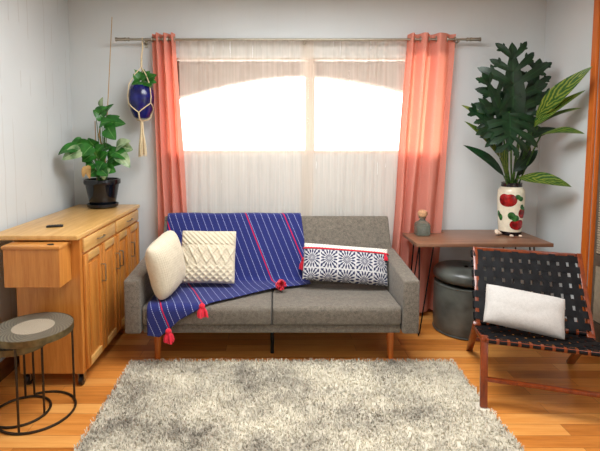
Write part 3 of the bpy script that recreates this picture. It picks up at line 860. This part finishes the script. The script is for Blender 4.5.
for (b, t, Y, wd, kd) in L_:
    p, q = at(b[0], b[1], Y+.03), at(t[0], t[1], Y)
    leaf({'g': fol, 'p': pale}[kd], p, q, wd*1.12, (rl.uniform(-.5, .5), -1, rl.uniform(.2, .9)), rl.uniform(.05, .16), .2, 'heart', 12, 7)
    o_ = core+Vector((rl.uniform(-.03, .03), rl.uniform(-.03, .03), -.004))
    mid = o_.lerp(p, .5)+Vector((0, 0, .04))
    tube(stems, [o_, o_.lerp(mid, .5)+Vector((0, 0, .01)), mid, mid.lerp(p, .6)+Vector((0, 0, .01)), p], [.004, .0038, .0034, .003, .0025], 6)
for b, t, Y in (((87, 166), (83, 178), 3.60), ((88, 165), (90, 179), 3.62)):
    leaf(tan_, at(*b, Y), at(*t, Y), .05, (0, -1, .2), .1, .3, 'heart', 9, 5)
obj('stem', stems, M_stem, pp)
obj('foliage', fol, M_leafmid, pp, recalc=False)
o = obj('pale_foliage', pale, M_leafpale, pp, recalc=False); o['label'] = 'cream splashed leaves'
o = obj('withered_leaf', tan_, M_stake, pp, recalc=False); o['label'] = 'withered tan leaf'
bm = bm_new(); tube(bm, [at(105, 178, 3.80), at(103, 150, 3.79), at(99, 135, 3.77), at(101, 122, 3.76)], [.009, .008, .007, .004], 8); obj('vine', bm, M_stake, pp)

# ------------------------------------------------------------------ hanging planter
HX, HY = -1.088, 3.83
hg = thing('macrame_hanger', 'cream macrame cord hanger with a long tassel hung on the curtain rod', 'plant hanger', (HX, HY, 1.45))
top = Vector((HX, RY-.0, RZ+.012)); kn = Vector((HX, HY, 2.12))
bm = bm_new()
tube(bm, [(HX-.006, RY-.014, RZ-.03), (HX-.006, RY-.0135, RZ), (HX-.006, RY, RZ+.0145), (HX-.006, RY+.0135, RZ), (HX-.006, RY+.012, RZ-.03), (HX-.003, RY-.005, RZ-.06), (HX-.006, RY-.014, RZ-.03)][:6], .0035, 8)
tube(bm, [(HX-.006, RY-.014, RZ-.03), (HX-.003, RY-.008, RZ-.06)], .0035, 8); obj('loop', bm, M_rope, hg)
bm = bm_new(); tube(bm, [(HX-.003, RY-.005, RZ-.055), kn+Vector((0, .01, .08)), kn], [.006, .007, .008], 8)
for k in range(6): torus(bm, kn+Vector((0, .004, .005+k*.013)), .006, .004, 'Z', 12, 6)
obj('knot', bm, M_rope, hg)
PC = Vector((HX-.006, HY, 1.70))     # bottom of pot
PR = [(0, 0), (.045, 0), (.062, .012), (.088, .07), (.101, .14), (.104, .18), (.098, .225), (.084, .262), (.076, .27), (.070, .262), (.074, .24), (0, .235)]
def pr_at(z):
    ps = PR[1:9]
    for (r0, z0), (r1, z1) in zip(ps, ps[1:]):
        if z0 <= z <= z1: return r0+(r1-r0)*(z-z0)/(z1-z0+1e-9)
    return .08
HA = [math.radians(a) for a in (-150, -30, 90)]
for i, a in enumerate(HA):
    a2 = HA[(i+1) % 3]
    if a2 < a: a2 += 2*PI
    bm = bm_new(); o_ = Vector((math.cos(a), math.sin(a), 0)); 
    pts = [kn, kn.lerp(PC+o_*.09+Vector((0, 0, .30)), .5)+o_*.006, PC+o_*.098+Vector((0, 0, .275)), PC+o_*(pr_at(.18)+.0056)+Vector((0, 0, .18)), PC+o_*(pr_at(.125)+.0056)+Vector((0, 0, .125))]
    tube(bm, pts, .0042, 7)
    am = (a+a2)/2
    for aa, sg in ((a, 1), (a2, -1)):
        P = []
        for k in range(9):
            t = k/8; ang = aa+(am-aa)*t; z = .125-.078*t
            P.append(PC+Vector((math.cos(ang), math.sin(ang), 0))*(pr_at(z)+.0056)+Vector((0, 0, z)))
        if aa == a: tube(bm, P, .0042, 7)
        else: tube(bm, P, .0042, 7)
    o2 = Vector((math.cos(am), math.sin(am), 0))
    tube(bm, [PC+o2*(pr_at(.047)+.0072)+Vector((0, 0, .047)), PC+o2*.073+Vector((0, 0, .012)), PC+o2*.052+Vector((0, 0, -.009)), PC+Vector((0, 0, -.02))], .006, 7)
    obj('cord', bm, M_rope, hg)
bm = bm_new()
for k in range(5): torus(bm, PC+Vector((0, 0, -.012-k*.009)), .009, .005, 'Z', 12, 6)
for k in range(34):
    a = rl.uniform(0, 2*PI); q = rl.uniform(.1, 1)**.5; o_ = Vector((math.cos(a), math.sin(a), 0))
    tube(bm, [PC+o_*.008*q+Vector((0, 0, -.01)), PC+o_*.014*q+Vector((0, 0, -.12)), PC+o_*.030*q+Vector((0, 0, -.22)), PC+o_*.036*q+Vector((0, 0, -.295-rl.uniform(0, .025)))], .0032, 5)
obj('tassel', bm, M_rope, hg)
hp = thing('hanging_pot', 'cobalt blue pot with a leafy plant held in the macrame hanger', 'potted plant', tuple(PC))
bm = bm_new(); lathe(bm, PR, tuple(PC), 40); obj('pot', bm, M_potblue, hp)
bm = bm_new(); lathe(bm, [(0, .246), (.05, .246), (.073, .241)], tuple(PC), 24); obj('soil', bm, M_soil, hp)
fol = bm_new(); stems = bm_new(); c0 = PC+Vector((0, 0, .245))
for (b, t, Y, wd) in [((140, 82), (131, 86), 3.79, .07), ((139, 80), (133, 74), 3.80, .08), ((142, 80), (136, 70), 3.82, .08), ((144, 80), (150, 71), 3.82, .085), ((147, 80), (157, 75), 3.80, .08), ((146, 82), (157, 83), 3.79, .075),
                      ((143, 82), (141, 88), 3.76, .07), ((144, 78), (144, 69), 3.86, .07), ((146, 83), (152, 87), 3.77, .07), ((139, 83), (135, 80), 3.84, .07), ((148, 78), (155, 79), 3.86, .08), ((142, 81), (147, 76), 3.77, .08), ((137, 74), (134, 69), 3.80, .02)]:
    p, q = at(*b, Y+.02), at(*t, Y); leaf(fol, p, q, wd, (rl.uniform(-.4, .4), -1, .6), .1, .2, 'heart', 10, 5)
    tube(stems, [c0+Vector((rl.uniform(-.02, .02), rl.uniform(-.02, .02), -.003)), c0.lerp(p, .5)+Vector((0, 0, .02)), p], .0028, 6)
obj('foliage', fol, M_leafmid, hp, recalc=False); obj('stem', stems, M_stem, hp)

# ------------------------------------------------------------------ walnut table at the back right
tb = thing('console_table', 'walnut topped narrow table on black hairpin legs by the back wall', 'table', (1.6, 3.68, 0))
TX0, TX1, TY0, TY1, TZ = 1.085, 2.125, 3.44, 3.80, .742
bm = bm_new()
prism(bm, [(TX0, TY0), (TX1, TY0), (TX1, 3.965), (1.44, 3.965), (1.44, 3.83), (TX0-.0, 3.83)], TZ-.028, TZ, 'Z', .003, 2); obj('tabletop', bm, M_walnut, tb)
for x, y, sx, sy in ((1.125, 3.475, 1, 1), (2.07, 3.49, -1, 1), (1.125, 3.79, 1, -1), (2.07, 3.92, -1, -1)):
    bm = bm_new(); zt = TZ-.028
    a = Vector((x+sx*.02, y+sy*.085, zt)); b = Vector((x+sx*.10, y, zt)); f = Vector((x, y, .006))
    tube(bm, [a, f+Vector((0, sy*.008, .02)), f+Vector((0, 0, 0)), f+Vector((sx*.008, 0, .02)), b], .0055, 8)
    box(bm, min(x, x+sx*.12), max(x, x+sx*.12), min(y-.0, y+sy*.1), max(y, y+sy*.1), zt-.004, zt)
    obj('leg', bm, M_blackmetal, tb)

# bottle
bx_, by_ = 1.222, 3.745
bt = thing('glass_bottle', 'small squat glass bottle of green cuttings with a cork, on the walnut table', 'bottle', (bx_, by_, TZ))
def mat_bglass():
    m = NT('smoky_bottle_glass'); m.base(rgb(176, 178, 160)); m.set(.08); m.b.inputs['Transmission Weight'].default_value = .75; m.b.inputs['IOR'].default_value = 1.3; return m.m
bm = bm_new()
def sq_ring(h, z, rnd, n=32):
    vs2 = []
    for k in range(n):
        a = 2*PI*k/n; c, s = math.cos(a), math.sin(a); p = rnd
        vs2.append(bm.verts.new((bx_+h*math.copysign(abs(c)**(2/p), c), by_+h*math.copysign(abs(s)**(2/p), s), TZ+z)))
    return vs2
rings = [sq_ring(h, z, r) for h, z, r in ((.048, 0, 7), (.055, .004, 7), (.055, .088, 7), (.049, .102, 5), (.030, .118, 3), (.023, .128, 2), (.023, .140, 2), (.030, .142, 2), (.030, .152, 2), (.022, .153, 2))]
for a, b in zip(rings, rings[1:]):
    for k in range(32): bm.faces.new((a[k], a[(k+1) % 32], b[(k+1) % 32], b[k]))
bm.faces.new(rings[0][::-1]); obj('glass', bm, mat_bglass(), bt, True, 50)
bm = bm_new(); box(bm, bx_-.045, bx_+.045, by_-.045, by_+.045, TZ+.006, TZ+.078, .008, 2)
obj('filling', bm, plain('dark_green_cuttings', rgb(34, 40, 26), .6, var=.5, scale=60), bt)
bm = bm_new(); lathe(bm, [(0, .138), (.0215, .138), (.0225, .154), (.034, .158), (.040, .174), (.035, .196), (.018, .208), (0, .210)], (bx_, by_, TZ), 28); obj('cork', bm, M_cork, bt)

# ------------------------------------------------------------------ vase and leaves
VX, VY = 1.965, 3.785
vz = thing('vase', 'white ceramic vase painted with red fruit and green leaves on the walnut table', 'vase', (VX, VY, TZ))
def vr(z):
    pts = [(0, .078), (.01, .084), (.03, .088), (.2, .1), (.32, .105), (.37, .1), (.395, .084), (.40, .07)]
    for (z0, r0), (z1, r1) in zip(pts, pts[1:]):
        if z0 <= z <= z1: return r0+(r1-r0)*(z-z0)/(z1-z0)
    return pts[-1][1]
M_vase = plain('ivory_glaze', rgb(232, 224, 200), .2, var=.04)
M_vasered = plain('painted_red_fruit', rgb(150, 22, 24), .2, var=.3, scale=25)
M_vasegreen = plain('painted_green_leaf', rgb(44, 96, 44), .25, var=.4, scale=30)
M_vaseblack = plain('black_glaze_band', rgb(22, 16, 20), .2, var=.1)
bm = bm_new()
lathe(bm, [(0, 0.0), (.078, 0.0)]+[(vr(z), z) for z in (.01, .03, .08, .14, .2, .26, .32, .35, .37, .385, .395)]+[(.078, .40), (.074, .425), (.080, .43), (.070, .431), (.066, .40), (0, .30)], (VX, VY, TZ), 48)
obj('body', bm, M_vase, vz)
bm = bm_new(); lathe(bm, [(.079, .395), (.0795, .402), (.0765, .425), (.082, .431), (.070, .434)], (VX, VY, TZ), 48); obj('band', bm, M_vaseblack, vz)
bm = bm_new(); lathe(bm, [(.0795, .0), (.0862, .01), (.0898, .03), (.088, .032)], (VX, VY, TZ), 48)
obj('band', bm, M_vaseblack, vz)
def motif(name, mat, ang, z, ru, rz_, shape):
    bm = bm_new(); n = 30; ctr = None; rings = []
    for q in range(0, 6):
        rg = []
        for k in range(n):
            a = 2*PI*k/n; f = shape(a)*q/5
            du, dz = ru*f*math.cos(a), rz_*f*math.sin(a)
            zz = z+dz; R = vr(max(.005, min(.39, zz)))+.0012+.003*(1-(q/5)**2); th = ang+du/.1
            rg.append(bm.verts.new((VX+R*math.cos(th), VY+R*math.sin(th), TZ+zz)))
        rings.append(rg)
    for a_, b_ in zip(rings[1:], rings[2:]):
        for k in range(n): bm.faces.new((a_[k], a_[(k+1) % n], b_[(k+1) % n], b_[k]))
    bm.faces.new(rings[1]); return obj(name, bm, mat, vz)
apple = lambda a: 1+.12*math.cos(2*a)-.15*math.exp(-((a-PI/2)*3)**2)
lf = lambda a: .45+.55*abs(math.cos(a+.6))**1.5
F0 = -PI/2-.47
for name, mt, da, z, ru, rz_, sh in (('fruit_motif', M_vasered, -.25, .295, .062, .062, apple), ('leaf_motif', M_vasegreen, .62, .315, .038, .034, lf), ('leaf_motif', M_vasegreen, .25, .155, .05, .055, lf),
                                      ('fruit_motif', M_vasered, .62, .095, .06, .05, apple), ('leaf_motif', M_vasegreen, -.95, .16, .035, .05, lf), ('fruit_motif', M_vasered, 1.05, .19, .04, .05, apple),
                                      ('leaf_motif', M_vasegreen, 1.0, .23, .03, .04, lf), ('fruit_motif', M_vasered, -2.6, .2, .06, .06, apple)):
    motif(name, mt, F0+da, z, ru, rz_, sh)

bq = thing('leaf_arrangement', 'big bunch of dark lobed and yellow striped leaves standing in the painted vase', 'plant', (VX, VY, TZ+.37))
VT = Vector((VX, VY, TZ+.42))
def lobed(base, tip, width, face, arch, nl):
    bm = bm_new(); base, tip = Vector(base), Vector(tip); d = tip-base; L = d.length
    f = Vector(face); f = (f-d.normalized()*f.dot(d.normalized())).normalized(); side = d.normalized().cross(f)
    def spine(t): return base+d*t+f*(arch*L*4*t*(1-t))
    leaf(bm, spine(0), spine(.93), width*.30, f, arch, .1, 'oval', 16, 7)
    for k in range(nl):
        t = .06+.74*k/(nl-1)
        wl = width*.56*(1-.58*abs(t-.34)**1.1/.55)
        for sg in (-1, 1):
            ang = math.radians(90-62*t+rl.uniform(-7, 7))
            dirv = (d.normalized()*math.cos(ang)+side*sg*math.sin(ang)).normalized()
            wl2 = wl*rl.uniform(.82, 1.12)
            p = spine(t); q = p+dirv*wl2+f*(-.10*wl2)
            leaf(bm, p, q, .19*wl2+.016, f, rl.uniform(.04, .14), .12, 'finger', 12, 5)
            for sg2 in (-1, 1):   # small side fingers
                b_ = p.lerp(q, .55)+f*(.05*wl2); d2 = (dirv*math.cos(.75)+f.cross(dirv).normalized()*sg2*math.sin(.75))
                leaf(bm, b_, b_+d2*wl2*.30, .075*wl2+.007, f, .05, .12, 'finger', 7, 5)
    leaf(bm, spine(.78), spine(1.0), .075, f, .02, .1, 'lance', 9, 5)
    o = obj('lobed_leaf', bm, M_leafdark, bq, recalc=False)
    bm = bm_new(); tube(bm, curve3(VT+Vector((rl.uniform(-.03, .03), rl.uniform(-.02, .02), -.10)), base, (0, .02, .0)), [.007]*9, 8); obj('stem', bm, M_stem, bq)
lobed(at(512, 128, 3.70), at(512, 42, 3.66), .62, (-.08, -1, .25), .03, 6)
lobed(at(509, 112, 3.62), at(508, 152, 3.50), .46, (0, -1, .45), .08, 5)
lobed(at(520, 132, 3.72), at(540, 58, 3.74), .42, (-.25, -1, .2), .04, 5)
lobed(at(507, 138, 3.66), at(482, 72, 3.60), .40, (.2, -1, .3), .05, 5)
lobed(at(504, 140, 3.62), at(468, 108, 3.56), .32, (.1, -1, .5), .06, 5)
for (b, t, Y0, Y1, wd, kd) in [
    ((536, 118), (593, 66), 3.62, 3.22, .13, 'v'), ((532, 128), (586, 90), 3.64, 3.3, .075, 'v'), ((541, 135), (585, 134), 3.58, 3.3, .12, 'v'), ((518, 178), (572, 187), 3.66, 3.4, .135, 'v'),
    ((504, 176), (463, 145), 3.66, 3.6, .10, 'd'), ((500, 158), (464, 121), 3.68, 3.6, .085, 'v'), ((494, 130), (461, 105), 3.66, 3.6, .08, 'v'), ((492, 118), (478, 98), 3.6, 3.56, .10, 'd'),
    ((514, 172), (538, 150), 3.7, 3.74, .10, 'd'), ((519, 176), (528, 138), 3.74, 3.76, .09, 'd'), ((506, 176), (494, 134), 3.68, 3.66, .065, 'v'), ((538, 126), (582, 108), 3.68, 3.35, .07, 'v'), ((520, 140), (556, 128), 3.70, 3.72, .08, 'd')]:
    p, q = at(*b, Y0), at(*t, Y1)
    bm = bm_new(); leaf(bm, p, q, wd, (rl.uniform(-.2, .2), -1, .75), .07, .22, 'lance', 18, 7)
    obj('striped_leaf' if kd == 'v' else 'plain_leaf', bm, M_leafvar if kd == 'v' else M_leafdark, bq, recalc=False)
    bm = bm_new(); tube(bm, curve3(VT+Vector((rl.uniform(-.035, .035), rl.uniform(-.03, .03), -.08)), p, (0, .0, .015)), [.0065]*9, 7); o = obj('stem', bm, M_leafvar if kd == 'v' else M_stem, bq)

# shells by the vase
for i, (x, y, r, lb) in enumerate(((1.845, 3.73, .03, 'pale sea shell at the left foot of the painted vase'), (1.92, 3.665, .017, 'small pale pebble in front of the painted vase'), (1.99, 3.665, .015, 'tiny pale pebble in front of the vase, nearer the table end'))):
    bm = bm_new()
    if i == 0:
        P, R = [], []
        for k in range(60):
            a = k*.33; q = 1-k/62; P.append((x-.02+.05*(k/60)+q*.35*r*math.cos(a)*.9, y+q*.55*r*math.cos(a), TZ+r*.95*(.55+.45*q)*.9+q*.4*r*math.sin(a)-.0)); R.append(r*.5*q+.002)
        tube(bm, P, R, 10)
        mz = min(v.co.z for v in bm.verts); bmesh.ops.translate(bm, vec=(0, 0, TZ-mz+.0003), verts=bm.verts[:])
    else:
        bmesh.ops.create_icosphere(bm, subdivisions=3, radius=r, matrix=Matrix.Translation((x, y, TZ+r*.62)))
        for v in bm.verts:
            v.co.z = TZ+(v.co.z-TZ)*.62+.0095*r/.016*0; v.co += Vector((mnoise.noise(v.co*60), mnoise.noise(v.co*60+Vector((5, 0, 0))), 0))*r*.15
        mz = min(v.co.z for v in bm.verts); bmesh.ops.translate(bm, vec=(0, 0, TZ-mz+.0003), verts=bm.verts[:])
    tag(obj('sea_shell' if i == 0 else 'pebble', bm, M_paleshell), lb, 'shell' if i == 0 else 'pebble')

# ------------------------------------------------------------------ pouf
OX, OY = 1.535, 3.615
pf = thing('storage_ottoman', 'round charcoal leatherette storage ottoman under the walnut table', 'ottoman', (OX, OY, 0))
bm = bm_new(); lathe(bm, [(0, .0), (.222, .0), (.233, .012), (.237, .04), (.239, .2), (.237, .37), (.230, .392), (0, .395)], (OX, OY, 0), 56); obj('body', bm, M_pouf, pf)
bm = bm_new(); torus(bm, (OX, OY, .012), .235, .006, 'Z', 56, 8); obj('piping', bm, M_pouf, pf)
bm = bm_new(); torus(bm, (OX, OY, .385), .233, .006, 'Z', 56, 8); obj('piping', bm, M_pouf, pf)
Mt = Matrix.Translation((OX, OY, .40)) @ Matrix.Rotation(math.radians(2.2), 4, 'Y') @ Matrix.Translation((0, 0, .012))
bm = bm_new(); lathe(bm, [(0, 0), (.226, 0), (.240, .012), (.247, .035), (.243, .065), (.228, .088), (.195, .104), (.14, .114), (.07, .112), (.02, .100), (0, .097)], (0, 0, 0), 56, Mt)
lid = obj('lid', bm, M_pouf, pf)
bm = bm_new(); lathe(bm, [(0, .112), (.013, .108), (.016, .101), (.013, .097), (0, .096)], (0, 0, 0), 16, Mt); obj('button', bm, M_leather, lid)

# ------------------------------------------------------------------ woven leather chair
CA = math.atan2(-.297, .955)
ch = thing('lounge_chair', 'low lounge chair with woven black leather straps on a reddish wood frame', 'chair', (1.185, 2.52, 0), CA)
CM = world_of(ch)
def cw(a, b, z): return CM @ Vector((a, b, z))
CWD = .665
seatF, seatB = (.03, .395), (.47, .300)       # (b,z)
backL, backT = (.40, .30), (.735, .768)
ux = (CM.to_3x3() @ Vector((1, 0, 0)))
for a in (.0125, CWD-.0125):
    bm = bm_new(); beam(bm, cw(a, .0, .010 if a < .1 else 0), cw(a, .068, .405), .026, .040, ux); obj('leg', bm, M_mahog, ch)
    bm = bm_new(); beam(bm, cw(a, .76, 0.0), cw(a, .40, .345), .026, .042, ux); obj('leg', bm, M_mahog, ch)
    bm = bm_new(); beam(bm, cw(a, .05, .385), cw(a, seatB[0], seatB[1]), .024, .034, ux); obj('seat_rail', bm, M_mahog, ch)
    bm = bm_new(); beam(bm, cw(a+.012, .385, .28), cw(a+.012, backT[0], backT[1]), .028, .030, ux); obj('back_post', bm, M_mahog, ch)
def cross(name, b, z, wx, wy):
    bm = bm_new(); beam(bm, cw(.02, b, z), cw(CWD-.02, b, z), wx, wy); obj(name, bm, M_mahog, ch)
cross('stretcher', .028, .165, .03, .02); cross('stretcher', .60, .155, .03, .02)
cross('front_bar', .045, .385, .026, .026); cross('rear_bar', .45, .305, .024, .024)
cross('top_bar', .725, .760, .024, .024); cross('lower_bar', .43, .345, .024, .024)
def strap(p, q, widthdir, nrm_, wd, waves, phase, name, wrap=0):
    """flat strap from p to q that goes over and under; waves = list of t positions of crossings"""
    p, q = Vector(p), Vector(q); d = q-p; wdv = Vector(widthdir).normalized()*wd/2; n = Vector(nrm_).normalized()
    N = 64; bm = bm_new(); T = .0018; rows = []
    for k in range(N+1):
        t = k/N
        h = .0022*math.sin(PI*(waves*t-.5)+phase)
        c = p+d*t+n*h
        rows.append([bm.verts.new(c-wdv+n*T/2), bm.verts.new(c+wdv+n*T/2), bm.verts.new(c+wdv-n*T/2), bm.verts.new(c-wdv-n*T/2)])
    for a, b in zip(rows, rows[1:]):
        for k in range(4): bm.faces.new((a[k], a[(k+1) % 4], b[(k+1) % 4], b[k]))
    bm.faces.new(rows[0][::-1]); bm.faces.new(rows[-1])
    # loop over the bar at both ends
    for end, sgn in ((p, -1), (q, 1)):
        dd = d.normalized()*sgn; R = .0165
        P0 = end; pts = []
        for k in range(9):
            a = PI*k/8; pts.append(end - n*R*0 + dd*(R*math.sin(a)) - n*(R-R*math.cos(a)))
        rw = [[bm.verts.new(c-wdv), bm.verts.new(c+wdv)] for c in pts]
        for a, b in zip(rw, rw[1:]): bm.faces.new((a[0], a[1], b[1], b[0]))
    return obj(name, bm, M_leather, ch)
R3 = CM.to_3x3()
bd = Vector((0, backT[0]-.43, backT[1]-.355)).normalized()   # up the back
bn = R3 @ Vector((0, -bd.z, bd.y))                           # towards the sitter
up_ = R3 @ bd
NB, NH = 11, 7
bl0 = cw(0, .43, .345); Lb = (cw(0, .725, .76)-bl0).length
off = bn*.0165
for i in range(NB):
    a = .052+i*(CWD-.104)/(NB-1)
    base = cw(a, .43, .345)+off
    strap(base, base+up_*Lb, ux, bn, .040, NH, PI*(i % 2), 'back_strap')
for j in range(NH):
    s = .036+j*(Lb-.072)/(NH-1)
    p = cw(.012, .43, .345)+off+up_*s; q = cw(CWD-.012, .43, .345)+off+up_*s
    strap(p, q, up_, bn, .045, NB, PI*((j+1) % 2), 'back_strap')
sd = Vector((0, .45-.045, .305-.385)).normalized(); sn = R3 @ Vector((0, -sd.z, sd.y)); sdw = R3 @ sd
Ls = math.hypot(.405, .08)
for i in range(NB):
    a = .052+i*(CWD-.104)/(NB-1); base = cw(a, .045, .385)+sn*.0165
    strap(base, base+sdw*Ls, ux, sn, .040, 7, PI*(i % 2), 'seat_strap')
for j in range(7):
    s = .034+j*(Ls-.068)/6
    p = cw(.012, .045, .385)+sn*.0165+sdw*s; q = cw(CWD-.012, .045, .385)+sn*.0165+sdw*s
    strap(p, q, sdw, sn, .044, NB, PI*((j+1) % 2), 'seat_strap')
pc = cw(.25, .25, .512)
pillow('cushion', 'plain white oblong cushion propped on the woven leather chair', M_linen, tuple(pc), .45, .25, .14,
       rot(math.radians(-34), math.radians(7), CA), n=60)
